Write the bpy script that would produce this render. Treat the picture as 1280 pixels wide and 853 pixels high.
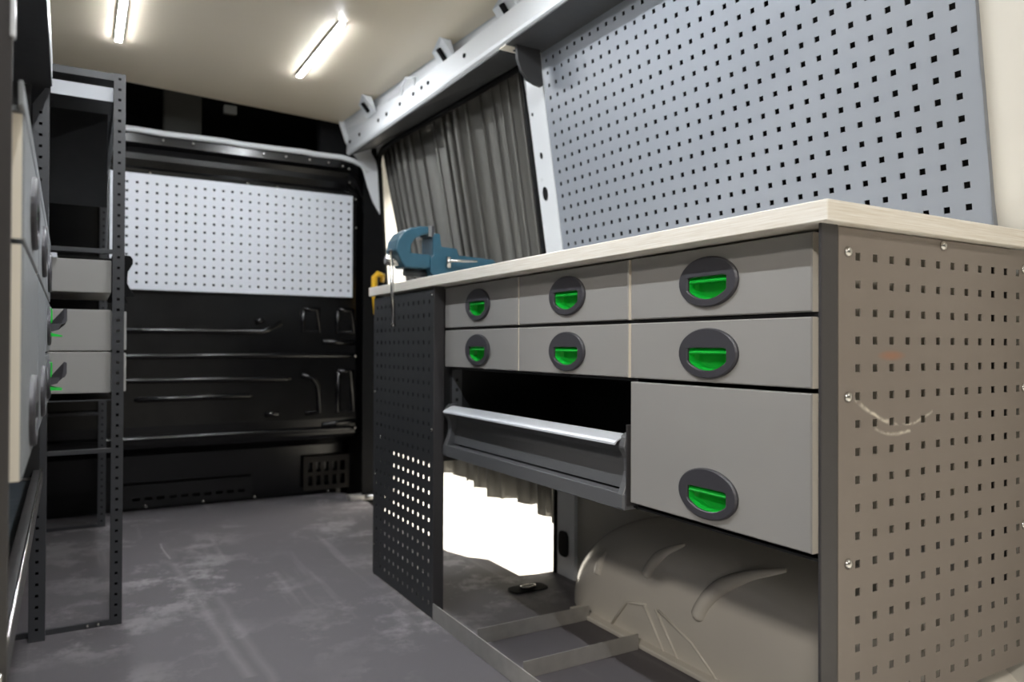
import bpy, bmesh, math, random
from mathutils import Matrix, Vector
random.seed(4)
for o in list(bpy.data.objects): bpy.data.objects.remove(o)
S = bpy.context.scene
COL = S.collection
R = math.radians
# ------------------------------------------------------------------ camera
CAMH = 0.752
cd = bpy.data.cameras.new('camera'); cam = bpy.data.objects.new('camera', cd); COL.objects.link(cam)
yaw, pitch, roll = R(30.2013), R(0.4025), R(0.2396)
fwd = Vector((math.sin(yaw)*math.cos(pitch), math.cos(yaw)*math.cos(pitch), math.sin(pitch)))
right = Vector((math.cos(yaw), -math.sin(yaw), 0)); up = right.cross(fwd)
r2 = math.cos(roll)*right + math.sin(roll)*up; u2 = -math.sin(roll)*right + math.cos(roll)*up
cam.matrix_world = Matrix(((r2.x, u2.x, -fwd.x, 0), (r2.y, u2.y, -fwd.y, 0), (r2.z, u2.z, -fwd.z, CAMH), (0, 0, 0, 1)))
cd.sensor_width = 36.0; cd.lens = 925.9/1280*36.0; cd.clip_start = 0.02
cd.dof.use_dof = True; cd.dof.focus_distance = 1.25; cd.dof.aperture_fstop = 4.0
S.camera = cam
# ------------------------------------------------------------------ light: bright hall around the van, LED strips on its ceiling
W = bpy.data.worlds.new('hall'); S.world = W; W.use_nodes = True
bg = W.node_tree.nodes['Background']; bg.inputs[0].default_value = (1.0, 0.95, 0.88, 1); bg.inputs[1].default_value = 0.10
LED = 260.0
def hall_light(x, y, z, sx, sy, w):
    ld = bpy.data.lights.new('unseen_hall_light', 'AREA'); ld.shape = 'RECTANGLE'; ld.size, ld.size_y = sx, sy; ld.energy = w; ld.color = (1.0, .94, .86)
    o = bpy.data.objects.new('unseen_hall_light', ld); COL.objects.link(o); o.location = (x, y, z); return o
hall_light(5.0, 4.0, 4.6, 4, 4, 1100); hall_light(2.0, -4.2, 4.6, 3, 2.5, 110); hall_light(-3.2, -2.4, 3.6, .5, .5, 260); hall_light(3.5, 15.0, 4.6, 4, 4, 1100)  # unseen, added to brighten ground, rear and door gap; smallest inferred from arch shadow
S.view_settings.view_transform = 'Standard'; S.view_settings.look = 'None'
S.view_settings.exposure = 0.0; S.view_settings.gamma = 1.0; S.view_settings.use_curve_mapping = False

# ------------------------------------------------------------------ materials
def lin(h):
    h = h.lstrip('#'); v = [int(h[i:i+2], 16)/255 for i in (0, 2, 4)]
    return [c/12.92 if c <= .04045 else ((c+.055)/1.055)**2.4 for c in v]
class N:
    def __init__(s, name):
        s.m = bpy.data.materials.new(name); s.m.use_nodes = True; s.t = s.m.node_tree
        s.b = s.t.nodes['Principled BSDF']; s.tc = None
    def n(s, typ, **kw):
        nd = s.t.nodes.new(typ)
        for k, v in kw.items(): setattr(nd, k, v)
        return nd
    def l(s, a, b): s.t.links.new(a, b)
    def coord(s):
        if not s.tc: s.tc = s.n('ShaderNodeTexCoord').outputs['Object']
        return s.tc
    def noise(s, scale, detail=4, rough=.55, vec=None):
        nd = s.n('ShaderNodeTexNoise'); nd.inputs['Scale'].default_value = scale
        nd.inputs['Detail'].default_value = detail; nd.inputs['Roughness'].default_value = rough
        s.l(vec or s.coord(), nd.inputs['Vector']); return nd.outputs['Fac']
    def ramp(s, fac, a, b, ca=(0, 0, 0, 1), cb=(1, 1, 1, 1)):
        nd = s.n('ShaderNodeValToRGB'); e = nd.color_ramp.elements
        e[0].position, e[1].position = a, b; e[0].color, e[1].color = ca, cb
        s.l(fac, nd.inputs[0]); return nd.outputs[0]
    def mix(s, fac, a, b):
        nd = s.n('ShaderNodeMix', data_type='RGBA')
        for i, v in ((0, fac), (6, a), (7, b)):
            if hasattr(v, 'is_linked'): s.l(v, nd.inputs[i])
            else: nd.inputs[i].default_value = v if i == 0 else (*v[:3], 1)
        return nd.outputs[2]
    def math(s, op, a, b=0.0, c=None, clamp=False):
        nd = s.n('ShaderNodeMath', operation=op, use_clamp=clamp)
        for i, v in enumerate((a, b) if c is None else (a, b, c)):
            if hasattr(v, 'is_linked'): s.l(v, nd.inputs[i])
            else: nd.inputs[i].default_value = v
        return nd.outputs[0]
    def bump(s, h, strength, dist=.002):
        nd = s.n('ShaderNodeBump'); nd.inputs['Strength'].default_value = strength; nd.inputs['Distance'].default_value = dist
        s.l(h, nd.inputs['Height']); s.l(nd.outputs[0], s.b.inputs['Normal'])
def mat(name, hexc, rough=.5, metal=0., var=.08, scale=9, bump=0., bscale=400, spec=.5, coat=0.):
    k = N(name); c = lin(hexc)
    f = k.noise(scale)
    k.l(k.mix(f, [v*(1-var) for v in c], [min(1, v*(1+var)) for v in c]), k.b.inputs['Base Color'])
    k.b.inputs['Metallic'].default_value = metal; k.b.inputs['Specular IOR Level'].default_value = spec
    k.b.inputs['Coat Weight'].default_value = coat
    g = k.noise(scale*4); rr = k.math('MULTIPLY_ADD', g, .12, rough-.06); k.l(rr, k.b.inputs['Roughness'])
    if bump: k.bump(k.noise(bscale, 2), bump)
    return k.m
M = {}
M['drawer'] = mat('grey_coated_steel', '#979592', .42, var=.03, bump=.04, bscale=900)
M['drawer_shaded'] = mat('shaded_grey_coated_steel', '#7e8286', .42, var=.03)  # bench drawer grey, darkened to put the opposite cabinet's shade into its colour
M['edge'] = mat('cream_lit_edge', '#efe8da', .5, var=.03)  # warm hall light put into the colour of the drawers' end faces
M['peg_grey'] = mat('grey_perforated_steel', '#868b93', .40, var=.03, bump=.04, bscale=900)
M['peg_white'] = mat('pale_perforated_steel', '#c8ccd3', .45, var=.02)
M['charcoal'] = mat('charcoal_coated_steel', '#3c3d40', .45, var=.06, bump=.08, bscale=1200)
M['panel_dark'] = mat('dark_perforated_steel', '#323335', .5, var=.06, bump=.08, bscale=1200)
M['post'] = mat('anthracite_profile', '#3b393a', .42, var=.05, bump=.06, bscale=900)
M['rackgrey'] = mat('rack_grey_steel', '#37383b', .42, var=.05)
M['inside'] = mat('dark_cabinet_inside', '#2a2a2b', .6)
M['black'] = mat('black_bulkhead_paint', '#070708', .24, var=.12, scale=5, spec=.5)
M['blackmatt'] = mat('black_rubber', '#080809', .8, spec=.2)
M['headliner'] = mat('dark_cab_lining', '#121315', .9)
M['console'] = mat('grey_cab_plastic', '#55544f', .8)
M['white'] = mat('white_van_paint', '#dcdfe2', .30, var=.02, coat=.15)
M['cream'] = mat('cream_wall_lining', '#c9c5bb', .55, var=.03)
M['ceiling'] = mat('beige_ceiling_ply', '#e0d5c0', .38, var=.035, scale=3)
M['arch'] = mat('cream_arch_paint', '#d8d2c7', .2, var=.04, scale=5, coat=.2)
M['alu'] = mat('worn_aluminium', '#a8a5a0', .42, metal=.25, var=.2, scale=30, bump=.05, bscale=120)
M['steel'] = mat('bright_steel', '#c9c7c2', .25, metal=1., var=.1, scale=40)
M['lip'] = mat('pale_grey_profile', '#cfd2d8', .32, var=.03)
M['greyprof'] = mat('grey_plastic_profile', '#606163', .42, var=.05)
M['bezel'] = mat('charcoal_latch_plastic', '#3e3d42', .45, var=.05, bump=.05, bscale=1500)
M['green'] = mat('bright_green_plastic', '#14b83a', .35, var=.04)
M['blue'] = mat('teal_blue_enamel', '#285264', .4, var=.25, scale=25, coat=.1)
M['yellow'] = mat('yellow_plastic', '#e0b01c', .45)
M['curtain'] = mat('grey_curtain_cloth', '#706f6b', .9, var=.06, scale=20, bump=.15, bscale=1400, spec=.1)
M['brown'] = mat('brown_vent_plate', '#241f18', .7)
M['bluegrey'] = mat('blue_grey_tray', '#3a4148', .5)
M['ground'] = mat('pale_hall_floor', '#f4f2ea', .6, var=.01, scale=1)
# plywood worktop: white face, layered birch edge
k = N('plywood_worktop')
mp = k.n('ShaderNodeMapping'); mp.inputs['Scale'].default_value = (3, 3, 160); k.l(k.coord(), mp.inputs[0])
g = k.noise(4, 6, .65, mp.outputs[0])
base = k.ramp(g, .3, .75, (*lin('#f2efe8'), 1), (*lin('#d3c9b8'), 1))
k.l(base, k.b.inputs['Base Color']); k.b.inputs['Roughness'].default_value = .5; k.bump(g, .15, .001); M['ply'] = k.m
# floor covering: dark grey vinyl with fine grain, scuffs and worn tracks
k = N('grey_vinyl_floor')
mp = k.n('ShaderNodeMapping'); mp.inputs['Scale'].default_value = (.8, .8, 1); mp.inputs['Rotation'].default_value = (0, 0, .25); k.l(k.coord(), mp.inputs[0])
patch = k.ramp(k.noise(5.5, 15, .76, mp.outputs[0]), .50, .585)
fine = k.noise(700, 2)
area = k.ramp(k.noise(1.1, 3), .40, .62)
c0 = k.mix(fine, lin('#4a474a'), lin('#6d696c'))
c1 = k.mix(k.math('MULTIPLY', k.math('MULTIPLY', patch, area), .42), c0, lin('#c4c0c1'))
mp2 = k.n('ShaderNodeMapping'); mp2.inputs['Scale'].default_value = (7, .5, 1); mp2.inputs['Rotation'].default_value = (0, 0, -.12); k.l(k.coord(), mp2.inputs[0])
track = k.ramp(k.noise(2.2, 3, .5, mp2.outputs[0]), .62, .72)
c2 = k.mix(k.math('MULTIPLY', track, .16), c1, lin('#aeaaaa'))
sp_ = k.n('ShaderNodeSeparateXYZ'); k.l(k.coord(), sp_.inputs[0])
for (xa, ya, sl_, y0_, y1_, wd, am) in ((.264, 3.09, .061, 2.85, 3.09, .006, .35), (.285, 2.75, .05, 1.75, 2.80, .020, .13), (.36, 2.35, .03, 1.7, 2.36, .018, .09)):
    dx_ = k.math('ABSOLUTE', k.math('SUBTRACT', k.math('MULTIPLY_ADD', k.math('SUBTRACT', ya, sp_.outputs[1]), sl_, xa), k.math('MULTIPLY_ADD', k.noise(5, 3), -.03, k.math('ADD', sp_.outputs[0], .015))))
    mk = k.math('SUBTRACT', 1.0, k.math('DIVIDE', dx_, wd), clamp=True)
    mk = k.math('MULTIPLY', mk, k.math('MULTIPLY', k.math('GREATER_THAN', sp_.outputs[1], y0_), k.math('LESS_THAN', sp_.outputs[1], y1_)))
    c2 = k.mix(k.math('MULTIPLY', mk, am), c2, lin('#c9c5c5'))
k.l(c2, k.b.inputs['Base Color']); k.b.inputs['Roughness'].default_value = .62; k.bump(fine, .35, .001); M['floor'] = k.m
# end panel: warm grey with scratch arcs and a rust stain
k = N('warm_grey_perforated_steel')
sx = k.n('ShaderNodeSeparateXYZ'); k.l(k.coord(), sx.inputs[0])
x, z = sx.outputs[0], sx.outputs[2]
wob = k.math('MULTIPLY_ADD', k.noise(30, 3), .008, -.004)
col = k.mix(k.noise(6), lin('#786f67'), lin('#837a72'))
def arc(cx, cz, rad, w, x0, x1):
    dx = k.math('SUBTRACT', x, cx); dz = k.math('SUBTRACT', z, cz)
    d = k.math('SQRT', k.math('ADD', k.math('MULTIPLY', dx, dx), k.math('MULTIPLY', dz, dz)))
    e = k.math('ABSOLUTE', k.math('ADD', k.math('SUBTRACT', d, rad), wob))
    a = k.math('SUBTRACT', 1.0, k.math('DIVIDE', e, w), clamp=True)
    a = k.math('MULTIPLY', a, k.math('GREATER_THAN', x, x0)); a = k.math('MULTIPLY', a, k.math('LESS_THAN', x, x1))
    a = k.math('MULTIPLY', a, k.math('LESS_THAN', z, cz))
    return k.math('MULTIPLY', a, k.ramp(k.noise(60, 3), .35, .6))
for a_ in ((1.01, .81, .163, .0035, .908, .985), (1.02, .80, .158, .003, .92, 1.09), (1.005, .79, .16, .0035, .95, 1.035)):
    col = k.mix(k.math('MULTIPLY', arc(*a_), .8), col, lin('#d8d0c0'))
dx = k.math('DIVIDE', k.math('SUBTRACT', x, .99), .035); dz = k.math('DIVIDE', k.math('SUBTRACT', z, .741), .008)
rst = k.math('SUBTRACT', 1.0, k.math('ADD', k.math('MULTIPLY', dx, dx), k.math('MULTIPLY', dz, dz)), clamp=True)
col = k.mix(k.math('MULTIPLY', rst, .55), col, lin('#a2643a'))
k.l(col, k.b.inputs['Base Color']); k.b.inputs['Roughness'].default_value = .42; k.bump(k.noise(900, 2), .05); M['panel_warm'] = k.m
# LED diffuser
k = N('led_diffuser'); k.b.inputs['Base Color'].default_value = (1, 1, 1, 1)
k.b.inputs['Emission Color'].default_value = (.93, .965, 1.0, 1); k.b.inputs['Emission Strength'].default_value = LED; M['led'] = k.m

# ------------------------------------------------------------------ helpers
def link(name, me, m, parent=None, loc=None):
    o = bpy.data.objects.new(name, me); COL.objects.link(o)
    if m and not me.materials: me.materials.append(M[m] if isinstance(m, str) else m)
    if parent: o.parent = parent
    if loc: o.location = loc
    return o
def tag(o, label, cat=None, group=None, kind=None):
    o['label'] = label
    if cat: o['category'] = cat
    if group: o['group'] = group
    if kind: o['kind'] = kind
    return o
def empty(name, loc=(0, 0, 0), rz=0.):
    o = bpy.data.objects.new(name, None); COL.objects.link(o); o.location = loc; o.rotation_euler = (0, 0, rz); o.empty_display_size = .05
    return o
def pyd(name, v, f, smooth=False):
    me = bpy.data.meshes.new(name); me.from_pydata([tuple(p) for p in v], [], f); me.update()
    bm = bmesh.new(); bm.from_mesh(me); bmesh.ops.recalc_face_normals(bm, faces=bm.faces); bm.to_mesh(me); bm.free()
    if smooth:
        for p in me.polygons: p.use_smooth = True
    return me
def boxme(name, x0, x1, y0, y1, z0, z1, bev=0.):
    bm = bmesh.new(); bmesh.ops.create_cube(bm, size=1)
    for v in bm.verts: v.co = Vector(((x0+x1)/2+v.co.x*(x1-x0), (y0+y1)/2+v.co.y*(y1-y0), (z0+z1)/2+v.co.z*(z1-z0)))
    if bev: bmesh.ops.bevel(bm, geom=bm.edges[:], offset=bev, segments=2, affect='EDGES', profile=.5)
    me = bpy.data.meshes.new(name); bm.to_mesh(me); bm.free(); return me
def box(name, m, x0, x1, y0, y1, z0, z1, parent=None, bev=0.):
    return link(name, boxme(name, x0, x1, y0, y1, z0, z1, bev), m, parent)
def extr(name, pts, a, b, axis):
    """polygon pts in the plane across axis, extruded from a to b"""
    n = len(pts)
    def P(p, t): return {'x': (t, p[0], p[1]), 'y': (p[0], t, p[1]), 'z': (p[0], p[1], t)}[axis]
    v = [P(p, a) for p in pts]+[P(p, b) for p in pts]
    f = [list(range(n)), list(range(2*n-1, n-1, -1))]+[[i, (i+1) % n, n+(i+1) % n, n+i] for i in range(n)]
    return pyd(name, v, f)
def bevelled(me, w, seg=2):
    bm = bmesh.new(); bm.from_mesh(me)
    bmesh.ops.bevel(bm, geom=[e for e in bm.edges if e.is_manifold and e.calc_face_angle(0) > .5], offset=w, segments=seg, affect='EDGES', profile=.5, clamp_overlap=True)
    bm.to_mesh(me); bm.free(); return me
def tubeme(name, pts, rad, seg=10, closed=False, flat=None):
    pts = [Vector(p) for p in pts]; v = []; f = []
    n = len(pts); ref = Vector((0.13, .27, 1)).normalized()
    for i, p in enumerate(pts):
        a = pts[(i-1) % n] if (i or closed) else p; b = pts[(i+1) % n] if (i < n-1 or closed) else p
        d = (b-a).normalized(); s = d.cross(ref)
        if s.length < .05: s = d.cross(Vector((1, 0, 0)))
        s.normalize(); t = s.cross(d); rr = rad[i] if isinstance(rad, (list, tuple)) else rad
        for j in range(seg):
            q = 2*math.pi*j/seg; v.append(p+s*math.cos(q)*rr+t*math.sin(q)*rr)
    for i in range(n if closed else n-1):
        for j in range(seg): f.append([i*seg+j, i*seg+(j+1) % seg, ((i+1) % n)*seg+(j+1) % seg, ((i+1) % n)*seg+j])
    if not closed: f += [list(range(seg))[::-1], [(n-1)*seg+j for j in range(seg)]]
    me = pyd(name, v, f, True)
    for p in me.polygons:
        if len(p.vertices) > 4: p.use_smooth = False
    return me
def tube(name, m, pts, rad, parent=None, seg=10, closed=False): return link(name, tubeme(name, pts, rad, seg, closed), m, parent)
def perf(name, ub, vb, th, fn):
    """sheet with real holes: ub, vb break points (cell hole when both indices odd); fn(u, v, t) -> point, t=0 front, th back"""
    nu, nv = len(ub), len(vb); v = []; f = []
    for t in (0, th):
        for b in vb:
            for a in ub: v.append(fn(a, b, t))
    I = lambda i, j, k: k*nu*nv+j*nu+i
    hole = lambda i, j: i % 2 == 1 and j % 2 == 1
    for j in range(nv-1):
        for i in range(nu-1):
            if hole(i, j):
                for (p, q) in (((i, j), (i+1, j)), ((i+1, j), (i+1, j+1)), ((i+1, j+1), (i, j+1)), ((i, j+1), (i, j))):
                    f.append([I(*p, 0), I(*q, 0), I(*q, 1), I(*p, 1)])
            else:
                for k in (0, 1): f.append([I(i, j, k), I(i+1, j, k), I(i+1, j+1, k), I(i, j+1, k)])
    for i in range(nu-1):
        for j in (0, nv-1): f.append([I(i, j, 0), I(i+1, j, 0), I(i+1, j, 1), I(i, j, 1)])
    for j in range(nv-1):
        for i in (0, nu-1): f.append([I(i, j, 0), I(i, j+1, 0), I(i, j+1, 1), I(i, j, 1)])
    return pyd(name, v, f)
def breaks(lo, hi, first, pitch, n, hole):
    b = [lo]
    for i in range(n): c = first+i*pitch; b += [c-hole/2, c+hole/2]
    return b+[hi]
def screwme():
    v = []; f = []; seg = 10
    prof = [(.0055, 0), (.0055, .0012), (.0042, .0032), (.0018, .004)]
    for rr, h in prof:
        for j in range(seg): q = 2*math.pi*j/seg; v.append((rr*math.cos(q), -h, rr*math.sin(q)))
    for i in range(3):
        for j in range(seg): f.append([i*seg+j, i*seg+(j+1) % seg, (i+1)*seg+(j+1) % seg, (i+1)*seg+j])
    f.append([3*seg+j for j in range(seg)]); f.append(list(range(seg)))
    return pyd('screw', v, f, True)
SCREW = screwme()
def screw(loc, parent, facing='-y', s=1.):
    o = link('screw', SCREW, 'steel', parent, loc)
    o.rotation_euler = {'-y': (0, 0, 0), '-x': (0, 0, -math.pi/2), '+x': (0, 0, math.pi/2), '-z': (math.pi/2, 0, 0)}[facing]; o.scale = (s, s, s)
    return o

# ------------------------------------------------------------------ the van shell
YB, YF = .30, 3.50
TILT = .1517
def wf(z): return 1.262+(1.7-z)*.062 if z > .9 else 1.262+.8*.062+(.9-z)*.03   # front pillar of the door
def wx(z): return 1.2365-(z-1.6364)*math.tan(TILT)      # leaning plane of the wall panel
# ground of the hall outside
g = box('ground', 'ground', -14, 18, -14, 26, -.62, -.56); tag(g, 'pale smooth hall floor outside the van', kind='structure')
hw = box('wall_hall', 'ground', 6.6, 6.7, -6, 24, -.56, 6); tag(hw, 'pale wall of the hall beyond the side door', kind='structure')
# floor with the cut for the side step
fp = [(-.40, YB), (1.40, YB), (1.40, 2.075), (1.30, 2.078), (1.248, 2.09), (1.248, 2.30), (1.232, 2.325), (1.20, 2.36), (1.166, 2.47), (1.166, 2.6), (1.185, 3.3), (1.197, 3.42), (1.162, 3.69), (1.10, 3.74), (-.40, 3.78)]
fl = link('floor', extr('floor', fp, -.035, 0, 'z'), 'floor'); tag(fl, 'dark grey scuffed vinyl load floor of the van', kind='structure')
# ceiling board and roof skin
cl = link('ceiling', extr('ceiling', [(-.40, YB), (1.26, YB), (1.165, 2.0), (1.079, 3.53), (1.0, 3.52), (-.40, 3.345)], 1.83, 1.842, 'z'), 'ceiling')
tag(cl, 'beige lined ceiling board of the van', kind='structure')
rf = link('roof', extr('roof', [(-.48, YB), (1.5, YB), (1.56, 4.6), (-.48, 4.6)], 2.02, 2.04, 'z'), 'headliner'); tag(rf, 'dark roof skin above the ceiling board', kind='structure')
lf = link('wall_left', extr('wall_left', [(-.40, YB), (-.37, YB), (-.37, 4.6), (-.40, 4.6)], -.03, 2.03, 'z'), 'charcoal'); tag(lf, 'dark lined side wall behind the shelving', kind='structure')
# wall on the door side, swept along the van
def sweep(name, prof, ys, m, parent=None, smooth=False):
    """prof(y) -> list of (x, z); open sheet with 2 cm thickness outward"""
    v = []; f = []; n = len(prof(ys[0]))
    for y in ys:
        p = prof(y)
        for (x, z) in p: v.append((x, y, z))
        for (x, z) in p: v.append((x+.02, y, z+.006))
    w = 2*n
    for i in range(len(ys)-1):
        for j in range(n-1):
            a = i*w+j; f.append([a, a+1, a+w+1, a+w]); a += n; f.append([a, a+w, a+w+1, a+1])
        for j in (0, n-1): a = i*w+j; f.append([a, a+n, a+n+w, a+w])
    for i in (0, len(ys)-1):
        for j in range(n-1): a = i*w+j; f.append([a, a+1, a+n+1, a+n])
    o = link(name, pyd(name, v, f, smooth), m, parent); return o
def etop(y): return 1.675+.036*max(0, y-2.0)
OFF = .022
def wallprof(y): return [(1.385, -.03), (1.385, .80), (1.372, .93)]
wr = sweep('wall_right', wallprof, [YB, .6, 1.0, 1.5, 2.05], 'cream'); tag(wr, 'pale painted side wall behind the workbench', kind='structure')
def cav(y): return [(1.376, .925), (1.44, .97), (1.44, 1.2), (1.40, 1.5), (1.36, 1.6), (1.30, 1.662), (1.247, 1.668)]
sweep('body_cavity', cav, [.69, 1.2, 1.6, 2.05], 'headliner', wr)
def lin_(y): return [(1.37, .90), (wx(1.0)+.012, 1.0)]+[(wx(z)+.012, z) for z in (1.2, 1.4, 1.6)]+[(wx(1.7)+.012, 1.70)]
link('cavity_light_block', extr('cavity_light_block', [(1.235, 1.70), (1.46, 1.70), (1.46, .90), (1.345, .92)], 1.962, 1.966, 'y'), 'headliner', wr)  # unseen plate added to keep outside light out of the cavity
sweep('wall_lining', lin_, [YB, .5, .69], 'cream', wr)
# cant rail under the ceiling edge
def railprof(y):
    gx = 1.165-.0556*(y-2.0); e = etop(y)
    return [(1.245, e-.004), (1.226, e-.004), (1.112, 1.671), (1.104, 1.677), (1.101, 1.687), (1.108, 1.765), (gx+.012, 1.80), (gx+.010, 1.812), (gx+.008, 1.832), (gx-.004, 1.845)]
rl = sweep('trim_1', railprof, [YB, 1.0, 1.6, 2.0, 2.4, 2.8, 3.2, 3.488], 'white'); tag(rl, 'white pressed steel roof rail above the side door', kind='structure')
v = []
for y in (2.0, 2.7, 3.46):
    e = etop(y); v += [(1.114, y, 1.6705), (1.236, y, e-.005), (1.236, y, e-.009), (1.114, y, 1.6665)]
f = [[0, 1, 2, 3], [8, 9, 10, 11]]+[[i*4+j, i*4+(j+1) % 4, (i+1)*4+(j+1) % 4, (i+1)*4+j] for i in range(2) for j in range(4)]
link('header_strip', pyd('header_strip', v, f), 'panel_dark', rl)  # dark strip along the rail's underside over the door
# small fixing tabs and holes of the rail
def tab(y, gx, parent):
    v = [(gx-.070, y-.065, 1.8285), (gx-.035, y+.075, 1.8285), (gx-.002, y+.06, 1.768), (gx-.002, y-.05, 1.768), (gx-.035, y-.075, 1.822)]
    v2 = [(a+.006, b, c+.002) for a, b, c in v]; n = 5
    f = [list(range(n)), list(range(2*n-1, n-1, -1))]+[[i, (i+1) % n, n+(i+1) % n, n+i] for i in range(n)]
    o = link('fixing_tab', pyd('fixing_tab', v+v2, f), 'white', parent)
    a, b = Vector((gx-.044, y-.002, 1.815)), Vector((gx-.012, y+.004, 1.782))
    d = Vector((-.006, 0, -.003)); s = Vector((0, .009, 0))
    vv = [a-s+d, a+s+d, b+s+d, b-s+d]
    link('slot', pyd('slot', vv+[q-d*1.6 for q in vv], [[0, 1, 2, 3], [7, 6, 5, 4], [0, 1, 5, 4], [1, 2, 6, 5], [2, 3, 7, 6], [3, 0, 4, 7]]), 'blackmatt', o)
for y in (2.42, 3.13, 2.0): tab(y, 1.165-.0556*(y-2.0), rl)
y = 2.72; gx = 1.165-.0556*(y-2.0)
tube('wire_clip', 'white', [(1.106, y-.06, 1.758), (gx-.02, y-.07, 1.785), (gx-.03, y+.0, 1.805), (gx-.02, y+.07, 1.79), (1.106, y+.07, 1.758)], .006, rl, 8)
for y in (2.22, 2.52, 2.58, 2.66, 2.8, 2.95, 3.05, 3.3, 3.44):
    e = 1.675; link('rail_hole', tubeme('rail_hole', [(1.108, y, e+.05), (1.100, y, e+.0495)], .008, 10), 'blackmatt', rl)
# pillars beside the side door
def pill(y): return [(wx(z)-.002, z) for z in (1.0, 1.2, 1.4, 1.6)]+[(wx(etop(2.0))-.002, etop(2.0)+.012)]
pb = sweep('trim_2', lambda y: [(1.372, -.03), (1.372, .8), (1.362, .92)]+pill(y), [1.955, 1.962, 2.05, 2.058], 'white'); tag(pb, 'white pillar between the curtain and the grey perforated panel', kind='structure')
for (y, z, ry, rz_) in ((2.012, 1.245, .013, .022), (2.008, 1.365, .006, .010), (2.03, 1.50, .004, .005)):
    pts = [(y+ry*math.cos(q*math.pi/10), z+rz_*math.sin(q*math.pi/10)) for q in range(20)]
    me = pyd('pillar_hole', [(wx(c)-.0045, b, c) for b, c in pts]+[(wx(c)+.002, b, c) for b, c in pts], [list(range(20))]+[[i, (i+1) % 20, 20+(i+1) % 20, 20+i] for i in range(20)]); link('pillar_hole', me, 'blackmatt', pb)
pts = [(2.015+.028*math.copysign(abs(math.cos(q*math.pi/12))**.6, math.cos(q*math.pi/12)), .105+.042*math.copysign(abs(math.sin(q*math.pi/12))**.6, math.sin(q*math.pi/12))) for q in range(24)]
link('pillar_slot', pyd('pillar_slot', [(1.369, b, c) for b, c in pts]+[(1.376, b, c) for b, c in pts], [list(range(24))]+[[i, (i+1) % 24, 24+(i+1) % 24, 24+i] for i in range(24)]), 'blackmatt', pb)
pf = sweep('trim_3', lambda y: [(wf(z), z) for z in (-.03, .5, .9, 1.1, 1.3, 1.5, 1.64)]+[(1.255, 1.70), (1.235, 1.74)], [YF, YF+.01, YF+.05, YF+.06], 'blackmatt'); tag(pf, 'black and white front pillar between side door and bulkhead', kind='structure')
link('pillar_return', extr('pillar_return', [(1.055, 1.850), (1.072, 1.80), (1.095, 1.735), (1.125, 1.69), (1.155, 1.66), (1.178, 1.63), (1.19, 1.59), (1.205, 1.54), (1.235, 1.46), (1.272, 1.40), (1.268, 1.5), (1.262, 1.60), (1.25, 1.66), (1.225, 1.70), (1.225, 1.850)], 3.487, 3.493, 'y'), 'white', pf)
link('pillar_cover', extr('pillar_cover', [(1.19, -.02), (1.19, 1.57), (1.21, 1.51), (1.24, 1.43), (1.27, 1.38), (1.30, 1.0), (1.31, .5), (1.315, -.02)], 3.491, 3.498, 'y'), 'blackmatt', pf)
# fillet plates at the upper corners of the door opening
def fillet(y0, sgn, parent):
    e = etop(y0); rr = .09; q = [(0, 0)]+[(rr*(1-math.sin(a*math.pi/16)), rr*(1-math.cos(a*math.pi/16))) for a in range(9)]
    pts = [(y0+sgn*p, e-qq) for p, qq in q]
    v = [(wf(c)-.003, b, c) for b, c in pts]+[(wf(c)+.02, b, c) for b, c in pts]; n = len(pts)
    link('corner_gusset', pyd('corner_gusset', v, [list(range(n)), list(range(2*n-1, n-1, -1))]+[[i, (i+1) % n, n+(i+1) % n, n+i] for i in range(n)]), 'white', parent)
fillet(YF, -1, pf)
# rubber seal around the opening
path = [(wf(z), YF-.004, z) for z in (-.03, .5, .9, 1.1, 1.3, 1.5, 1.58)]
e = etop(YF)
for a in range(5):
    q = a*math.pi/8; yy, zz = YF-.004-.09*(1-math.cos(q)), e-.105+.085*math.sin(q); path.append((wf(zz), yy, zz))
for y in (3.2, 2.8, 2.4, 2.06): path.append((wx(etop(y))+.002+.03*max(0, (y-2.06)/1.4), y, etop(y)-.014))
for z in (1.5, 1.2, 1.0): path.append((wx(z)+.004, 2.062, z))
path += [(1.365, 2.064, .85), (1.378, 2.064, .5), (1.378, 2.064, -.03)]
sl = tube('door_seal', 'blackmatt', path, .013, None, 10); tag(sl, 'black rubber seal running round the side door opening', 'door seal')
# bulkhead to the cab
bk = empty('wall_front', (0, 0, 0)); tag(bk, 'black pressed steel bulkhead at the front of the load space', kind='structure')
pr = [(3.76, -.02), (3.74, .25), (3.70, .285), (3.56, .305), (3.535, .325), (3.53, .40), (3.53, 1.485), (3.525, 1.50), (3.54, 1.515), (3.552, 1.55), (3.55, 1.575), (3.535, 1.598), (3.512, 1.612), (3.512, 1.655), (3.53, 1.66)]
v = []; f = []; n = len(pr); xs = [-.37, .4, .9, 1.13, 1.165, 1.21]
for i, x in enumerate(xs):
    for (yy, z) in pr: v.append((x, yy+(.03 if i == 5 else 0), z-(.03 if i == 4 and z > 1.5 else .10 if i == 5 and z > 1.45 else 0)))
for i in range(len(xs)-1):
    for j in range(n-1): a = i*n+j; f.append([a, a+1, a+n+1, a+n])
me = pyd('bulkhead_sheet', v, f); sh = link('bulkhead_sheet', me, 'black', bk); md = sh.modifiers.new('t', 'SOLIDIFY'); md.thickness = .004; md.offset = 0
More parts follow.
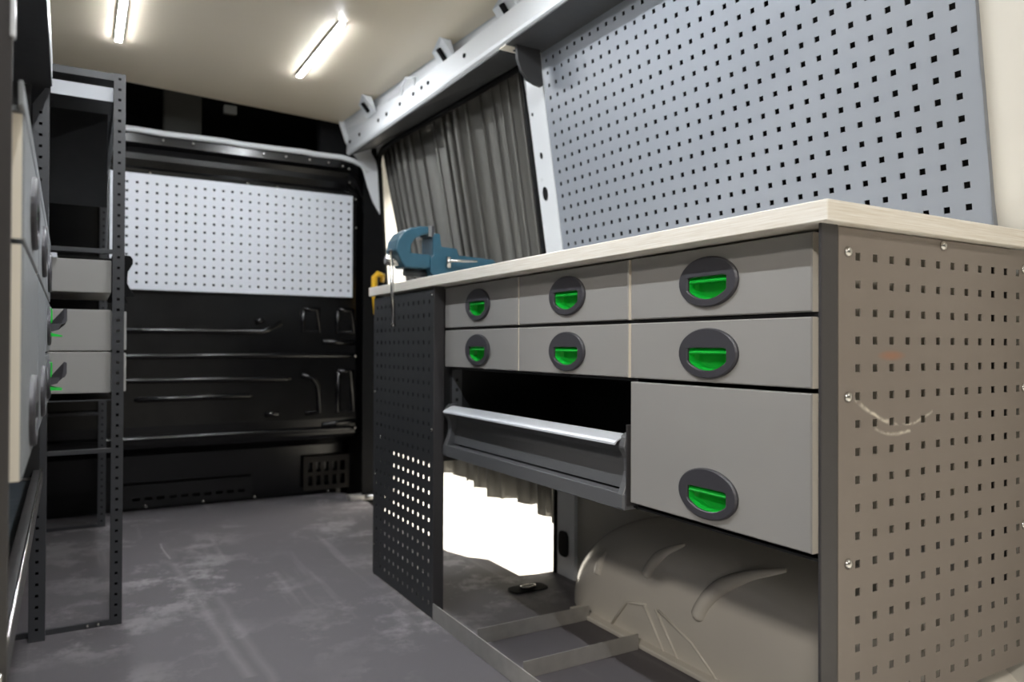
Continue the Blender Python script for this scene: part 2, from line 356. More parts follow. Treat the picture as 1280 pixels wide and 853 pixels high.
def ridge(pts, rad=.0125, y=3.528):
    n = len(pts); pp = [(a, y, b) for a, b in pts]
    ra = [rad*.35]+[rad]*(n) + [rad*.35]
    p0, p1, pe, pl = Vector(pp[0]), Vector(pp[1]), Vector(pp[-1]), Vector(pp[-2])
    pp = [tuple(p0)]+[tuple(p0.lerp(p1, .03))]+pp[1:-1]+[tuple(pe.lerp(pl, .03))]+[tuple(pe)]
    ra = [rad*.3]+[rad]*(len(pp)-2)+[rad*.3]
    tube('swage', 'black', pp, ra, bk, 8)
for s_ in ([(-.3, .812), (.724, .813), (.81, .857)], [(-.3, .700), (1.17, .706)], [(-.3, .601), (.86, .595)], [(.195, .516), (.68, .522)], [(-.3, .316+.03), (1.175, .35)],
           [(.735, .432), (.80, .433)], [(.69, .856), (.73, .872)],
           [(.908, .925), (.980, .925), (.982, .817), (.908, .817), (.908, .922)], [(1.074, .925), (1.150, .925), (1.15, .817), (1.076, .817), (1.074, .922)],
           [(.90, .61), (.955, .60), (.984, .56), (.984, .432), (.92, .430)], [(1.078, .628), (1.148, .628), (1.15, .432), (1.078, .432), (1.078, .625)],
           [(1.0, .77), (1.165, .768)], [(1.0, .37), (1.17, .385)]): ridge(s_)
# bright flange along the bulkhead top
top = [(-.37, 3.50, 1.662), (.2, 3.50, 1.662), (.3, 3.50, 1.659), (.55, 3.50, 1.662), (.62, 3.50, 1.658), (.9, 3.50, 1.662), (.95, 3.50, 1.658), (1.08, 3.50, 1.660), (1.14, 3.495, 1.650), (1.18, 3.495, 1.636), (1.21, 3.495, 1.60)]
tube('top_flange', 'white', top, .013, bk, 8)
for x, z in ((.30, 1.632), (.42, 1.634), (.72, 1.632), (.82, 1.63), (.93, 1.63), (1.02, 1.628), (1.09, 1.62), (1.12, 1.61), (1.13, 1.55), (1.16, 1.47), (1.165, 1.33), (1.165, .70), (1.165, .35)): screw((x, 3.508 if z > 1.6 else 3.526, z), bk, '-y', 1.2)
# lower vents of the bulkhead
vb = perf('vent_plate', breaks(.965, 1.195, .998, .041, 5, .026), breaks(.025, .195, .072, .068, 2, .05), .004, lambda u, w, t: (u, 3.715+t, w)); link('vent_plate', vb, 'brown', bk)
vb = perf('step_vent', breaks(.17, .72, .22, .05, 10, .032), breaks(.02, .12, .055, .04, 1, .014), .004, lambda u, w, t: (u, 3.725+t, w)); link('step_vent', vb, 'black', bk)
for x, y in ((.26, 3.70), (.50, 3.695), (.73, 3.69), (1.08, 3.66)): screw((x, y+.03, .02), bk, '-y', 1.4)
# cab beyond the bulkhead
cb = empty('wall_cab', (0, 0, 0)); tag(cb, 'dark cab lining seen above the bulkhead', kind='structure')
box('cab_back', 'headliner', -.40, 1.55, 4.55, 4.6, -.5, 2.03, cb); link('cab_side', extr('cab_side', [(1.22, 3.535), (1.29, 3.545), (1.455, 4.0), (1.52, 4.6), (1.50, 4.6), (1.435, 4.0), (1.275, 3.56), (1.22, 3.55)], -.5, 2.03, 'z'), 'headliner', cb)
box('cab_underside', 'headliner', -.40, 1.45, 3.74, 4.6, -.5, -.45, cb)
box('roof_bow', 'console', .33, .50, 3.86, 3.92, 1.60, 2.0, cb, .01); box('roof_bow', 'headliner', 1.02, 1.2, 3.66, 3.72, 1.62, 2.0, cb, .01)
box('cable_clip', 'console', .545, .60, 3.50, 3.53, 1.79, 1.828, cb, .004)
# yellow pull on the front pillar
yh = tube('pull_handle', 'yellow', [(1.252, 3.40, 1.062), (1.25, 3.385, 1.088), (1.222, 3.375, 1.094), (1.205, 3.372, 1.078), (1.205, 3.372, 1.0), (1.21, 3.376, .90)], [.011, .013, .015, .015, .013, .008], None, 10)
tag(yh, 'yellow plastic pull handle on the pillar behind the bench end', 'handle')
# aluminium sill pieces at the step
sp = empty('sill_strip', (1.16, 3.5, 0)); tag(sp, 'short bright aluminium sill strip at the floor corner by the bulkhead', 'sill strip')
box('strip', 'alu', -.03, .10, -.02, .05, 0, .022, sp, .003); tube('latch_pin', 'steel', [(.03, -.05, .02), (.14, -.05, .02)], .010, sp)
# tie-down cup in the floor
td = empty('tie_down_cup', (1.205, 1.965, 0)); tag(td, 'black recessed tie-down cup in the floor by the wheel arch', 'tie-down')
pts = [(.062*math.copysign(abs(math.cos(q*math.pi/12))**.5, math.cos(q*math.pi/12)), .034*math.copysign(abs(math.sin(q*math.pi/12))**.5, math.sin(q*math.pi/12))) for q in range(24)]
link('cup', extr('cup', pts, 0, .003, 'z'), 'blackmatt', td); tube('ring', 'steel', [(.025*math.cos(a*math.pi/6), .012*math.sin(a*math.pi/6), .007) for a in range(12)], .004, td, 8, True)
# wheel arch
wa = empty('wheel_arch', (1.24, 1.22, 0)); tag(wa, 'cream painted wheel arch bulging up under the workbench', 'wheel arch')
def arch_pt(th, s):
    """th 0..pi along the arch, s 0..1 from the wall inward and down the face"""
    A, B = .655, .325
    if s < .75: q = s/.75*math.pi/2; x, rho = .15-.155*math.sin(q), 1-.28*(1-math.cos(q))
    else: x, rho = -.005-.006*((s-.75)/.25), .72*(1-(s-.75)/.25)
    c, d = math.cos(th), math.sin(th)
    return Vector((x, A*rho*math.copysign(abs(c)**.92, c), B*rho*max(d, 0)**.92))
v = []; f = []; NT, NS = 49, 31
for i in range(NT):
    for j in range(NS): v.append(arch_pt(math.pi*i/(NT-1), j/(NS-1)))
for i in range(NT-1):
    for j in range(NS-1): a = i*NS+j; f.append([a, a+1, a+NS+1, a+NS])
link('shell', pyd('shell', v, f, True), 'arch', wa)
def arch_on(y, z):
    e = 2/.92; a, b_ = (y-1.22)/.655, z/.325
    rho = (abs(a)**e+b_**e)**(1/e); th = math.atan2((b_/rho)**(1/.92), math.copysign((abs(a)/rho)**(1/.92), a))
    s = .75*math.acos(max(-1, 1-(1-min(rho, 1))/.28))/(math.pi/2) if rho >= .72 else .75+.25*(1-rho/.72)
    return arch_pt(th, s)
for yz, rr in (([(1.648, .128), (1.640, .16), (1.622, .195)], .013), ([(1.447, .178), (1.422, .215), (1.385, .25), (1.33, .278)], .015), ([(1.265, .128), (1.242, .175), (1.19, .225), (1.12, .265), (1.05, .287)], .019)):
    for _ in range(3):
        yz = [yz[0]]+[(p[0]*(1-t)+q[0]*t, p[1]*(1-t)+q[1]*t) for p, q in zip(yz, yz[1:]) for t in (.25, .75)]+[yz[-1]]
    n = len(yz); pts = [arch_on(*p)+Vector((.002, 0, -.003)) for p in yz]
    rad = [rr*(.45+.55*min(1, 8*i/(n-1)))*(.35+.65*min(1, 2.0*(1-i/(n-1)))) for i in range(n)]
    tube('rib', 'arch', pts, rad, wa, 10)
for pts in ([(.335, .0), (.265, .085), (.19, .10)], [(.20, .10), (.12, .0)], [(.155, .10), (.07, .0)], [(.145, .10), (.03, .06), (-.06, .0)]):
    tube('crease', 'arch', [(-.008-.0015, a+.03, b+.004) for a, b in pts], .0035, wa, 6)
box('foot_flange', 'arch', -.035, .0, -.55, .52, 0, .012, wa, .003)
# curtain across the side door
v = []; f = []; NU, NV = 220, 14
random.seed(9); ph = [random.uniform(0, 6.28) for _ in range(6)]
for j in range(NV+1):
    w = j/NV
    for i in range(NU+1):
        u = i/NU; y_top = 2.035+u*1.40
        hem = .150+.045*(y_top-2.15)
        zt = 1.695+.036*(y_top-2.0); z = zt*(1-w)+hem*w
        yl = 3.525-.11*(1.70-max(z, .6)); y = 2.04+u*(yl-2.04)
        a = 2*math.pi*(u*17+.35*math.sin(u*11+ph[0])+.2*math.sin(u*23+ph[1]))
        amp = (.042+.006*w)*(1+.5*math.sin(u*17+ph[2]))
        d = amp*math.sin(a)+.011*math.sin(2*a+ph[3])+.010*w*math.sin(u*9+ph[4])
        xx = (wx(z)+.075 if z > 1.0 else wx(1.0)+.075+(1.0-z)*.05)
        v.append((xx+d, y+.020*math.sin(2*a)+.01*math.sin(3*w+u*6)*w, z+(.012*math.sin(a*.5+ph[5])+.008*math.sin(u*31) if j == NV else 0)))
for j in range(NV):
    for i in range(NU): a = j*(NU+1)+i; f.append([a, a+1, a+NU+2, a+NU+1])
cu = empty('curtain', (0, 0, 0)); tag(cu, 'grey pleated curtain hanging across the side door opening', 'curtain')
o = link('cloth', pyd('cloth', v, f, True), 'curtain', cu); md = o.modifiers.new('t', 'SOLIDIFY'); md.thickness = .002
tube('curtain_track', 'post', [(wx(1.70)+.05, 2.03, 1.695), (wx(1.70)+.05, 3.57, 1.748)], .012, cu, 8)

# ------------------------------------------------------------------ LED strips on the ceiling
def led(x, y0, y1, label):
    t = empty('led_strip_light', (x, (y0+y1)/2, 1.83)); h = (y1-y0)/2
    tag(t, label, 'light', 'led strips on the ceiling')
    link('housing', extr('housing', [(-.0115, .001), (-.0115, -.008), (-.010, -.008), (-.010, -.003), (.010, -.003), (.010, -.008), (.0115, -.008), (.0115, .001)], -h-.008, h+.008, 'y'), 'white', t)
    box('diffuser', 'led', -.0095, .0095, -h, h, -.0107, -.0035, t, .0015)
led(.744, 2.42, 2.97, 'bright LED strip on the ceiling above the vise')
led(.107, 2.40, 2.95, 'bright LED strip on the ceiling over the rack of grey drawers')
led(.744, 1.05, 1.60, 'bright LED strip on the ceiling above the bench drawers')
led(.107, 1.05, 1.60, 'bright LED strip on the ceiling over the tall drawer cabinet')
led(.107, .35, .85, 'bright LED strip on the ceiling by the rear doorway')

# ------------------------------------------------------------------ perforated panels on the walls
ct, st = math.cos(TILT), math.sin(TILT)
def wallpt(u, w, t):        # u = distance towards the rear from first hole column, w = down from first row
    return (1.2365+st*w+t*ct, 1.9228-u, 1.6364-ct*w+t*st)
P = .038*31.8256/32
me = perf('perforated_panel', breaks(-.030, 1.247, 0, P, 33, .0112), breaks(-.035, .70, 0, .038, 19, .0112), .002, wallpt)
pg = link('perforated_panel', me, 'peg_grey'); tag(pg, 'large grey steel panel of square holes leaning above the worktop', 'perforated panel')
v = [wallpt(1.245, -.035, 0), wallpt(1.2465, -.035, 0), wallpt(1.2465, -.035, .024), wallpt(1.245, -.035, .024)]; v += [wallpt(1.245, .69, 0), wallpt(1.2465, .69, 0), wallpt(1.2465, .69, .024), wallpt(1.245, .69, .024)]
link('folded_edge', pyd('folded_edge', v, [[0, 1, 2, 3], [4, 5, 6, 7], [0, 1, 5, 4], [1, 2, 6, 5], [2, 3, 7, 6], [3, 0, 4, 7]]), 'peg_grey', pg)
me = perf('perforated_panel', breaks(.100, 1.134, .200-.038*2, .0381, 27, .0105), breaks(.985, 1.476, 1.0165, .0382, 12, .0105), .002, lambda u, w, t: (u, 3.488+t, w))
pw = link('perforated_panel', me, 'peg_white'); tag(pw, 'pale perforated panel fixed to the black bulkhead', 'perforated panel')
for x in (.16, 1.12): link('spacer', boxme('spacer', x-.012, x+.012, 3.49, 3.532, 1.2, 1.26), 'black', pw)
for x, z in ((.25, 1.483), (.65, 1.483), (.78, 1.48)): screw((x, 3.50, z), pw)

# ------------------------------------------------------------------ workbench: worktop, frame, drawer cabinet
wt = link('worktop', bevelled(boxme('worktop', .828, 1.335, .618, 2.372, .916, .944), .0012, 1), 'ply'); tag(wt, 'thick plywood worktop along the side wall', 'worktop')
fr = empty('workbench_frame', (.85, 1.5, 0)); tag(fr, 'anthracite bench frame with perforated side panels and floor rails', 'bench frame')
fr.location = (0, 0, 0)
def post(name, x0, x1, y0, y1, z0, z1, parent, m='post', bev=.0015): return box(name, m, x0, x1, y0, y1, z0, z1, parent, bev)
post('post', .838, .8725, .6345, .6395, 0, .9165, fr)
post('post', .838, .870, 1.8655, 1.8705, 0, .9165, fr)
post('post', .838, .870, 2.335, 2.34, 0, .9165, fr)
post('rear_post', 1.29, 1.325, .642, .662, .345, .9165, fr)
me = perf('end_panel', breaks(.873, 1.362, .9141, .038, 12, .0108), breaks(.234, .9135, .268, .038, 17, .0108), .0015, lambda u, w, t: (u, .6345+t, w))
ep = link('end_panel', me, 'panel_warm', fr); ep['label'] = 'warm grey perforated end panel with scratches'
for x, z in ((.892, .881), (.892, .685), (.893, .461), (1.116, .905), (1.35, .883), (1.35, .687), (1.35, .46)): screw((x, .6348, z), ep, '-y', 1.35)
me = perf('side_panel', breaks(1.868, 2.349, 1.8977, .038, 12, .0108), breaks(.004, .908, .040, .038, 23, .0108), .0015, lambda u, w, t: (.8385+t, u, w))
dp = link('side_panel', me, 'panel_dark', fr); dp['label'] = 'charcoal perforated panel below the worktop end'
for y, z in ((1.880, .893), (1.880, .52), (2.335, .60), (2.335, .33), (2.28, .46), (2.335, .10)): screw((.8388, y, z), dp, '-x', .8)
box('bay_box', 'inside', .862, 1.25, 1.885, 2.335, .43, .912, fr)
# floor runner and cross brackets
link('floor_runner', extr('floor_runner', [(.838, .001), (.838, .046), (.841, .046), (.841, .004), (.868, .004), (.868, .001)], .64, 1.866, 'y'), 'alu', fr)
for y, x1 in ((1.655, 1.212), (1.432, 1.20)):
    link('floor_bracket', extr('floor_bracket', [(y, .001), (y, .040), (y+.003, .040), (y+.003, .004), (y+.032, .004), (y+.032, .001)], .868, x1, 'x'), 'alu', fr)

# latch pieces, local: front plane x=0, facing -x, centred on y=z=0
def window(n):
    pts = []
    for i in range(n):
        a = 2*math.pi*i/n; c, s_ = math.cos(a), math.sin(a)
        # D window: flat top at .0085, sides +-.042, curved bottom
        best = None
        for k_ in range(1, 400):
            t = k_*.00025; yy, zz = t*c, t*s_-.008
            low = -.028+.014*(abs(yy)/.042)**2.2
            if abs(yy) > .042 or zz > .0085 or zz < low: break
            best = (yy, zz)
        pts.append(best)
    return pts
NW = 56; WIN = window(NW)
def bezel_me():
    v = []; f = []
    rings = [(0, 1.0, 'e'), (-.0035, 1.0, 'e'), (-.0058, .955, 'e'), (-.0058, 1.06, 'w'), (-.0045, 1.0, 'w'), (.004, 1.0, 'w')]
    for x, sc, kk in rings:
        for i in range(NW):
            if kk == 'e':
                yw, zw = WIN[i]; a = math.atan2(zw/.041, yw/.0645); v.append((x, .0645*sc*math.cos(a), .0405*sc*math.sin(a)))
            else: v.append((x, WIN[i][0]*sc, (WIN[i][1]+.008)*sc-.008))
    for r_ in range(len(rings)-1):
        for i in range(NW): f.append([r_*NW+i, r_*NW+(i+1) % NW, (r_+1)*NW+(i+1) % NW, (r_+1)*NW+i])
    me = pyd('latch_bezel', v, f, False); me.materials.append(M['bezel']); return me
def grip_me():
    v = []; f = []
    rings = [(-.001, 1.0), (.010, .97), (.017, .88), (.018, .7)]
    for x, sc in rings:
        for i in range(NW): v.append((x, WIN[i][0]*sc, (WIN[i][1]+.008)*sc-.008))
    for r_ in range(3):
        for i in range(NW): f.append([r_*NW+i, r_*NW+(i+1) % NW, (r_+1)*NW+(i+1) % NW, (r_+1)*NW+i])
    f.append([3*NW+i for i in range(NW)])
    n0 = len(v)
    prof = [(.004, .0084), (-.0035, .0012), (-.0025, -.0008), (.012, .0), (.012, .0084)]
    for yy in (-.0405, .0405):
        for x, z in prof: v.append((x, yy, z))
    m = len(prof); f += [[n0+i, n0+(i+1) % m, n0+m+(i+1) % m, n0+m+i] for i in range(m)]+[[n0+i for i in range(m)], [n0+m+i for i in range(m)]]
    me = pyd('latch_grip', v, f, False); me.materials.append(M['green']); return me
BEZ, GRIP = bezel_me(), grip_me()
FR = {}
def front_me(w, h, hz, m):
    """drawer front local: y 0..w, z 0..h, front x=0, hole behind the latch at height hz"""
    key = (round(w, 4), round(h, 4), round(hz, 4), m)
    if key in FR: return FR[key]
    b = .0018; cy = w/2; th = .016
    ub = [b, cy-.044, cy+.044, w-b]; vb = [b, hz-.030, hz+.010, h-b]; v = []; f = []
    for t in (0, th):
        for z in vb:
            for y in ub: v.append((t, y, z))
    I = lambda i, j, k_: k_*16+j*4+i
    for j in range(3):
        for i in range(3):
            if i == 1 and j == 1:
                for p, q in (((1, 1), (2, 1)), ((2, 1), (2, 2)), ((2, 2), (1, 2)), ((1, 2), (1, 1))): f.append([I(*p, 0), I(*q, 0), I(*q, 1), I(*p, 1)])
            else:
                f.append([I(i, j, 0), I(i+1, j, 0), I(i+1, j+1, 0), I(i, j+1, 0)]); f.append([I(i, j, 1), I(i+1, j, 1), I(i+1, j+1, 1), I(i, j+1, 1)])
    loop = [(0, 0), (1, 0), (2, 0), (3, 0), (3, 1), (3, 2), (3, 3), (2, 3), (1, 3), (0, 3), (0, 2), (0, 1)]
    def outer(i, j): return ({0: 0, 3: w}.get(i, ub[i]), {0: 0, 3: h}.get(j, vb[j]))
    s0 = len(v)
    for (i, j) in loop: y, z = outer(i, j); v.append((b, y, z))
    for (i, j) in loop: y, z = outer(i, j); v.append((th, y, z))
    n = 12
    edge_from = len(f)
    for q in range(n):
        r_ = (q+1) % n
        f.append([I(*loop[q], 0), I(*loop[r_], 0), s0+r_, s0+q]); f.append([s0+q, s0+r_, s0+n+r_, s0+n+q]); f.append([s0+n+q, s0+n+r_, I(*loop[r_], 1), I(*loop[q], 1)])
    me = pyd('drawer', v, f); me.materials.append(M[m]); me.materials.append(M['edge'])
    for p in me.polygons:
        if abs(p.normal.y) > .9 and p.center.y < .003 or abs(p.normal.y) > .9 and p.center.y > w-.003: p.material_index = 1
    FR[key] = me; return me
def drawer(parent, y0, y1, z0, z1, lz, m='drawer', lever=False):
    d = link('drawer', front_me(y1-y0, z1-z0, lz-z0, m), None, parent, (0, y0, z0))
    c = ((y1-y0)/2, lz-z0)
    bz = link('latch_bezel', BEZ, None, d, (0, c[0], c[1])); gp = link('latch_grip', GRIP, None, d, (0, c[0], c[1])); gp['label'] = 'bright green latch grip'
    w = y1-y0
    if not lever:
        link('drawer_box', boxme('drawer_box', .017, .36, .012, w-.012, .004, (z1-z0)-.012), 'inside', d) if False else None
    if lever:
        pts = [(-.004, .004), (-.030, .004), (-.034, .012), (-.034, .034), (-.029, .036), (-.028, .014), (-.018, -.008), (-.004, -.012)]
        me = extr('latch_lever', [(a, b_) for a, b_ in pts], c[0]-.03, c[0]+.03, 'y'); link('latch_lever', me, 'bezel', d, (0, 0, c[1]))
        me = extr('latch_tongue', [(-.003, .004), (-.008, .006), (-.008, .034), (-.003, .036)], c[0]-.032, c[0]+.032, 'y'); link('latch_tongue', me, 'green', d, (0, 0, c[1]))
        me = extr('latch_tongue', [(-.003, -.014), (-.026, -.020), (-.026, -.022), (-.003, -.022)], c[0]-.032, c[0]+.032, 'y'); link('latch_tongue', me, 'green', d, (0, 0, c[1]))
    return d
dc = empty('drawer_cabinet', (.87, .664, 0)); tag(dc, 'grey drawer cabinet with green latches hung under the worktop', 'cabinet')
Bd = [.010, .409, .810, 1.199]; Fd = [.398, .798, 1.199]
for i in range(3):
    y0, y1 = (0.010, .3985) if i == 0 else (.412, .799) if i == 1 else (.808, 1.199)
    if i == 0: y0, y1 = .010, .399
    if i == 1: y0, y1 = .407, .800
    if i == 2: y0, y1 = .805, 1.199
    c = [.202, .606, 1.003][i]
    drawer(dc, y0, y1, .8015, .912, .857); drawer(dc, y0, y1, .695, .7945, .742)
drawer(dc, .010, .399, .467, .688, .517)
# carcass shell around the drawers
for y0, y1, z0 in ((.0, .004, .466), (.399, .405, .452), (1.2, 1.2015, .452)): box('carcass_side', 'inside' if z0 < .46 else 'edge', .018, .42, y0, y1, z0, .9145, dc)
box('carcass_back', 'inside', .42, .424, 0, 1.2, .452, .9145, dc); box('carcass_top', 'inside', .02, .42, .004, 1.2, .9125, .915, dc)
box('carcass_shelf', 'inside', .018, .42, .405, 1.2, .688, .692, dc); box('carcass_bottom', 'inside', .018, .42, .004, 1.2, .4535, .4575, dc)
box('divider', 'inside', .02, .42, .801, .806, .695, .912, dc); 
for z in (.797, ): box('row_rail', 'inside', .012, .03, .004, 1.2, z-.0035, z+.003, dc)
me = perf('slotted_rail', breaks(.022, .052, .037, .1, 1, .009), breaks(.475, .686, .492, .0275, 7, .009), .0015, lambda u, w, t: (u, 1.1985-t, w)); link('slotted_rail', me, 'greyprof', dc)
# open drawer: pale lip, recessed face, base rail, end caps
od = empty('open_drawer', (0, .405, 0)); od.parent = dc
link('lip', bevelled(extr('lip', [(-.015, .5695), (-.015, .574), (-.010, .578), (.010, .5875), (.018, .588), (.018, .585), (.010, .5845), (-.008, .5755), (-.012, .5705)], .022, .772, 'y'), .0004, 1), 'lip', od)
link('face', extr('face', [(.022, .586), (.026, .572), (.029, .55), (.027, .528), (.020, .484), (.024, .484), (.031, .528), (.033, .55), (.030, .572), (.026, .586)], .036, .785, 'y'), 'greyprof', od)
link('base_rail', bevelled(extr('base_rail', [(-.004, .450), (-.004, .480), (.022, .480), (.022, .450)], .006, .794, 'y'), .001, 1), 'greyprof', od)
capp = [(-.006, .452), (-.006, .478), (.004, .500), (.010, .52), (.008, .545), (-.004, .566), (.002, .585), (.012, .592), (.036, .592), (.036, .452)]
for a, b_ in ((.008, .026), (.776, .794)): link('end_cap', bevelled(extr('end_cap', capp, a, b_, 'y'), .002, 1), 'greyprof', od)
link('side_plate', extr('side_plate', [(.0, .459), (.0, .608), (.012, .608), (.35, .56), (.35, .459)], .0025, .0065, 'y'), 'post', od)
link('tray', extr('tray', [(.016, .459), (.016, .462), (.40, .462), (.40, .459)], .03, .778, 'y'), 'inside', od)

# ------------------------------------------------------------------ overhead shelf above the grey panel
gb = [(1.132, 1.668), (1.216, 1.668), (1.228, 1.558), (1.222, 1.553), (1.20, 1.556), (1.172, 1.566), (1.150, 1.59), (1.137, 1.625)]
ga = link('corner_gable', extr('corner_gable', gb, 1.925, 1.937, 'y'), 'inside'); tag(ga, 'charcoal rounded gable bracket under the roof rail beside the white pillar', 'bracket')
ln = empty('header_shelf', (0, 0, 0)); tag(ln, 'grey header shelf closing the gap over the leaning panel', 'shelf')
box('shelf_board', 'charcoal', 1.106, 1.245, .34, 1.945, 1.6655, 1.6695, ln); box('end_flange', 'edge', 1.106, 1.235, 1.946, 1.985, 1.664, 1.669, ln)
tube('hook_slot', 'blackmatt', [(1.145, 1.965, 1.664), (1.185, 1.955, 1.664)], .005, ln, 8)
# ------------------------------------------------------------------ bench vise
vs = empty('bench_vise', (.931, 2.10, .9438)); vs.scale = (.98, .98, .98); tag(vs, 'teal blue bench vise bolted to the worktop end', 'vise')
vx, vz = .95, .944
def vp(pts): return [(a-vx, b_-vz) for a, b_ in pts]
jaw = vp([(.816, 1.037), (.822, 1.068), (.839, 1.094), (.865, 1.108), (.898, 1.116), (.926, 1.117), (.930, 1.097), (.903, 1.088), (.880, 1.076), (.868, 1.058), (.866, 1.032), (.931, 1.030), (.931, .988), (.848, .986), (.836, 1.004), (.826, 1.024)])
link('moving_jaw', bevelled(extr('moving_jaw', jaw, -.042, .042, 'y'), .005), 'blue', vs)
body = vp([(.938, 1.090), (.941, 1.097), (.962, 1.097), (.967, 1.057), (1.020, 1.055), (1.027, 1.034), (1.150, 1.028), (1.160, 1.020), (1.158, 1.005), (1.06, .985), (1.03, .965), (.94, .965), (.930, .978), (.930, 1.022), (.938, 1.03)])
link('fixed_jaw', bevelled(extr('fixed_jaw', body, -.045, .045, 'y'), .004), 'blue', vs)
for a, b_ in ((.922, .934), (.934, .942)): box('jaw_plate', 'steel' if a < .93 else 'charcoal', a-vx, b_-vx, -.044, .044, 1.086-vz, 1.119-vz, vs, .001)
tube('swivel_base', 'blue', [(.985-vx, 0, 0), (.985-vx, 0, .012), (.985-vx, 0, .0125), (.985-vx, 0, .026)], [.062, .062, .05, .05], vs, 24)
tube('spindle_head', 'steel', [(.799-vx, 0, 1.008-vz), (.801-vx, 0, 1.008-vz), (.830-vx, 0, 1.008-vz), (.856-vx, 0, 1.008-vz)], [.011, .0155, .0155, .013], vs, 16)
tube('guide_bar', 'charcoal', [(.86-vx, 0, .975-vz), (.94-vx, 0, .975-vz)], .012, vs, 12)
tube('tommy_bar', 'steel', [(.812-vx, -.014, 1.034-vz), (.818-vx, -.014, .9-vz), (.822-vx, -.014, .812-vz)], [.0058]*3, vs, 10)
for z, x in ((1.034, .812), (.812, .822)): tube('bar_knob', 'charcoal' if z > 1 else 'steel', [(x-vx, -.012, z-.006-vz), (x-vx, -.012, z-.003-vz), (x-vx, -.012, z+.004-vz), (x-vx, -.012, z+.007-vz)], [.004, .0075, .0075, .004], vs, 10)
tube('lock_boss', 'steel', [(.984-vx, -.060, .990-vz), (.984-vx, -.060, 1.024-vz)], .0075, vs, 12); tube('lock_handle', 'steel', [(.984-vx, -.062, 1.012-vz), (1.08-vx, -.066, 1.016-vz)], [.005, .0038], vs, 8)
tube('lock_stud', 'steel', [(.984-vx, -.06, .998-vz), (.984-vx, -.03, .998-vz)], .005, vs, 8)

# ------------------------------------------------------------------ tall drawer cabinet and shelf opposite the bench
ROT = R(.77)
lc = empty('drawer_cabinet', (-.0455-.0135*1.2, 2.003, 0), math.pi+ROT); tag(lc, 'grey drawer cabinet with green latches opposite the workbench', 'cabinet')
# local: +y towards the rear of the van, +x into the cabinet
for y0, y1, lv in ((0.004, .394, True), (.404, .794, False), (.804, 1.196, False)):
    drawer(lc, y0, y1, .848, .962, .900, 'drawer_shaded')
    if lv: drawer(lc, y0, y1, .737, .843, .790, 'drawer_shaded', True); drawer(lc, y0, y1, .627, .732, .680, 'drawer_shaded', True)
    else: drawer(lc, y0, y1, .627, .843, .677, 'drawer_shaded')
box('carcass_side', 'inside', .018, .28, 0, .003, .45, .965, lc)
box('carcass_back', 'inside', .28, .284, 0, 1.2, .45, .965, lc); box('carcass_bottom', 'inside', .018, .28, .003, 1.197, .619, .623, lc); box('carcass_top', 'drawer_shaded', .0, .284, 0, 1.2, .9635, .968, lc)
box('top_fascia', 'drawer_shaded', .0, .004, -.0, 1.222, .963, .985, lc, .001)
box('tray', 'bluegrey', .012, .28, .004, 1.22, .44, .444, lc)
tube('rail_edge', 'steel', [(.0135, -.02, .4655), (.0135, 1.24, .4655)], .0022, lc, 8)
link('tray_rail', bevelled(extr('tray_rail', [(.012, .43), (.012, .462), (.016, .466), (.030, .466), (.030, .462), (.018, .460), (.018, .43)], -.02, 1.24, 'y'), .0008, 1), 'post', lc)
box('tray_end', 'alu', .016, .28, -.02, -.016, .43, .464, lc)
box('end_gable', 'post', .008, .30, 1.222, 1.228, .0, 1.72, lc, .001)
box('lit_gable_edge', 'lip', .006, .010, 1.219, 1.230, 1.02, 1.72, lc, .001)  # pale strip painting the highlight on the gable's upper edge
sh = empty('overhead_shelf', (-.067, 2.205, 1.405), math.pi+ROT); tag(sh, 'dark overhead shelf with pale lip above the tall drawer cabinet', 'shelf')
box('shelf_body', 'charcoal', .002, .28, 0, 1.39, 0, .006, sh); link('front_lip', bevelled(extr('front_lip', [(0, 0), (0, .07), (.003, .07), (.003, 0)], 0, 1.39, 'y'), .0005, 1), 'lip', sh)
box('shelf_end', 'charcoal', .003, .28, 0, .004, .006, .15, sh); box('end_sheet', 'inside', .045, .28, -.012, -.009, -.42, .0, sh); box('clip', 'lip', .10, .125, .02, .032, -.004, 0, sh)
# perforated upright carrying the shelf
up_ = empty('shelf_upright', (-.092, 2.222, 0)); tag(up_, 'anthracite punched upright standing under the dark overhead shelf', 'upright')
me = perf('post_face', breaks(-.0175, .0165, 0, .1, 1, .0075), breaks(0.0, 1.36, .03, .0285, 47, .0075), .002, lambda u, w, t: (u, t, w)); link('post_face', me, 'rackgrey', up_)
link('post_back', boxme('post_back', -.0175, .0165, .026, .03, 0, 1.36), 'blackmatt', up_)
link('post_gusset', extr('post_gusset', [(-.0175, 1.36), (.0165, 1.36), (.0165, 1.4045), (.010, 1.4045)], 0, .002, 'y'), 'rackgrey', up_)
link('post_flange', extr('post_flange', [(.0165, 0), (.0185, 0), (.0185, 1.4045), (.0165, 1.4045)], 0, .03, 'y'), 'rackgrey', up_)

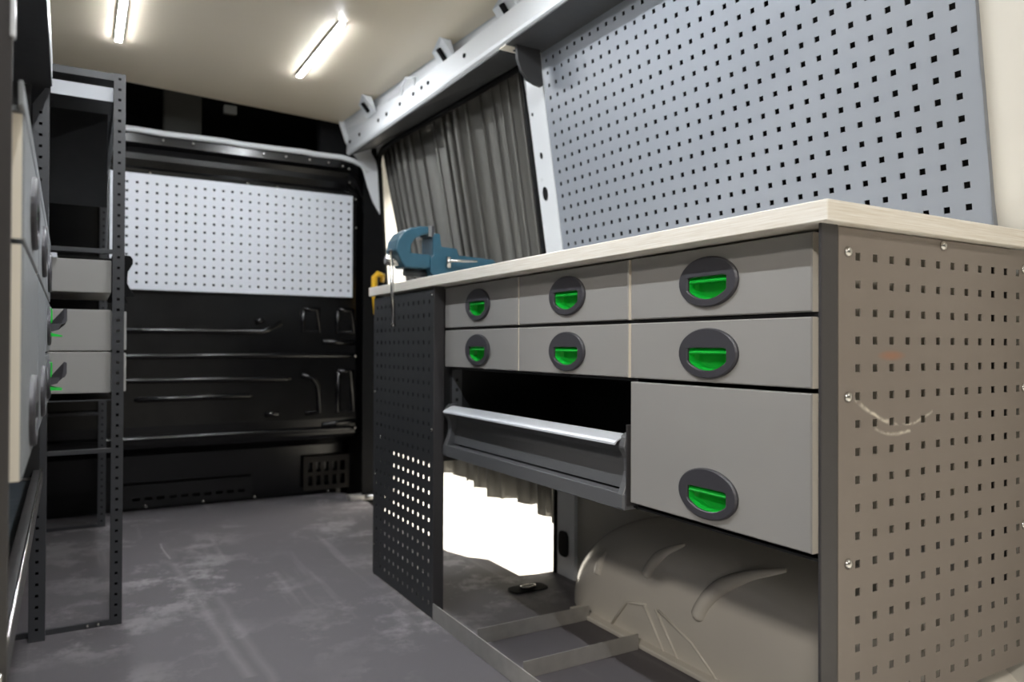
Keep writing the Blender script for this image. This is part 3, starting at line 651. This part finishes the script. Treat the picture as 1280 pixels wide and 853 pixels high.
# ------------------------------------------------------------------ storage rack beyond it
rk = empty('storage_rack', (0, 2.255, 0)); tag(rk, 'anthracite slotted steel rack standing before the bulkhead', 'rack')
def rpost(x0, x1, y, name='post'):
    w = x1-x0
    me = perf(name, breaks(0, w, w/2, .1, 1, .0075), breaks(0, 1.482, .025, .0283, 52, .0075), .002, lambda u, q, t: (x0+u, y+t, q)); o = link(name, me, 'rackgrey', rk)
    link('post_flange', boxme('post_flange', x1-.002, x1, y+.002, y+.03, 0, 1.482), 'rackgrey', o)
    link('post_back', boxme('post_back', x0, x1-.002, y+.026, y+.03, 0, 1.482), 'blackmatt', o)
rpost(.072, .1005, 0); rpost(.064, .093, 1.235); rpost(-.345, -.315, 0, 'rear_post'); rpost(-.345, -.315, 1.235, 'rear_post')
for z0, z1, y0 in ((.996, 1.008, .004), (.462, .474, .004), (.0, .014, .004), (1.462, 1.482, .004), (.0, .014, 1.236), (.462, .474, 1.236)): box('cross_bar', 'rackgrey', -.32, .074, y0, y0+.012, z0, z1, rk, .001)
for x, in ((.02,), (.045,)): screw((x, .0, .008), rk, '-y', .8)
for x in (-.338, .080): box('side_bar', 'rackgrey', x, x+.014, .03, 1.235, 1.455, 1.482, rk, .001)
box('top_deck', 'rackgrey', -.33, .095, .03, 1.23, 1.476, 1.4795, rk)
box('fascia', 'peg_white', -.073, .071, .016, .019, 1.408, 1.446, rk, .0008)
box('divider_panel', 'headliner', -.33, .066, .32, .323, 1.17, 1.455, rk); box('middle_deck', 'charcoal', -.33, .075, .03, 1.23, .984, .987, rk); box('lower_deck', 'charcoal', -.33, .075, .03, 1.23, .600, .603, rk)
box('shelf_clip', 'lip', -.08, -.055, .0, .004, .978, .990, rk)
# drawers parked in the rack
def rack_drawer(z0, z1, label, profile=False, ln=.39):
    t = empty('storage_box', (.07, 2.275, z0)); tag(t, label, 'storage box', 'drawers parked in the rack'); h = z1-z0
    me = bevelled(boxme('drawer_body', -.39, .0, 0, ln, 0, h), .002); link('drawer_body', me, 'drawer', t)
    if profile:
        pp = [(.0, -.008), (.0, .10), (.012, .105), (.046, .104), (.052, .095), (.052, .082), (.040, .06), (.038, .03), (.046, .012), (.056, .0), (.056, -.008)]
        link('front_profile', bevelled(extr('front_profile', pp, .002, .016, 'y'), .001, 1), 'blackmatt', t); link('front_profile', extr('front_profile', pp, ln-.02, ln-.004, 'y'), 'blackmatt', t)
        link('front_face', boxme('front_face', .03, .034, .016, ln-.02, .0, .09), 'greyprof', t)
    else:
        link('drawer_front', bevelled(boxme('drawer_front', .0, .037, -.003, ln+.003, .003, h-.003), .0015, 1), 'drawer', t)
rack_drawer(.735, .845, 'pale grey closed drawer in the rack, resting on another one')
rack_drawer(.622, .732, 'pale grey closed drawer in the rack, lower of two')
rack_drawer(.891, .979, 'pale grey drawer with open black profile front on top in the rack', True)
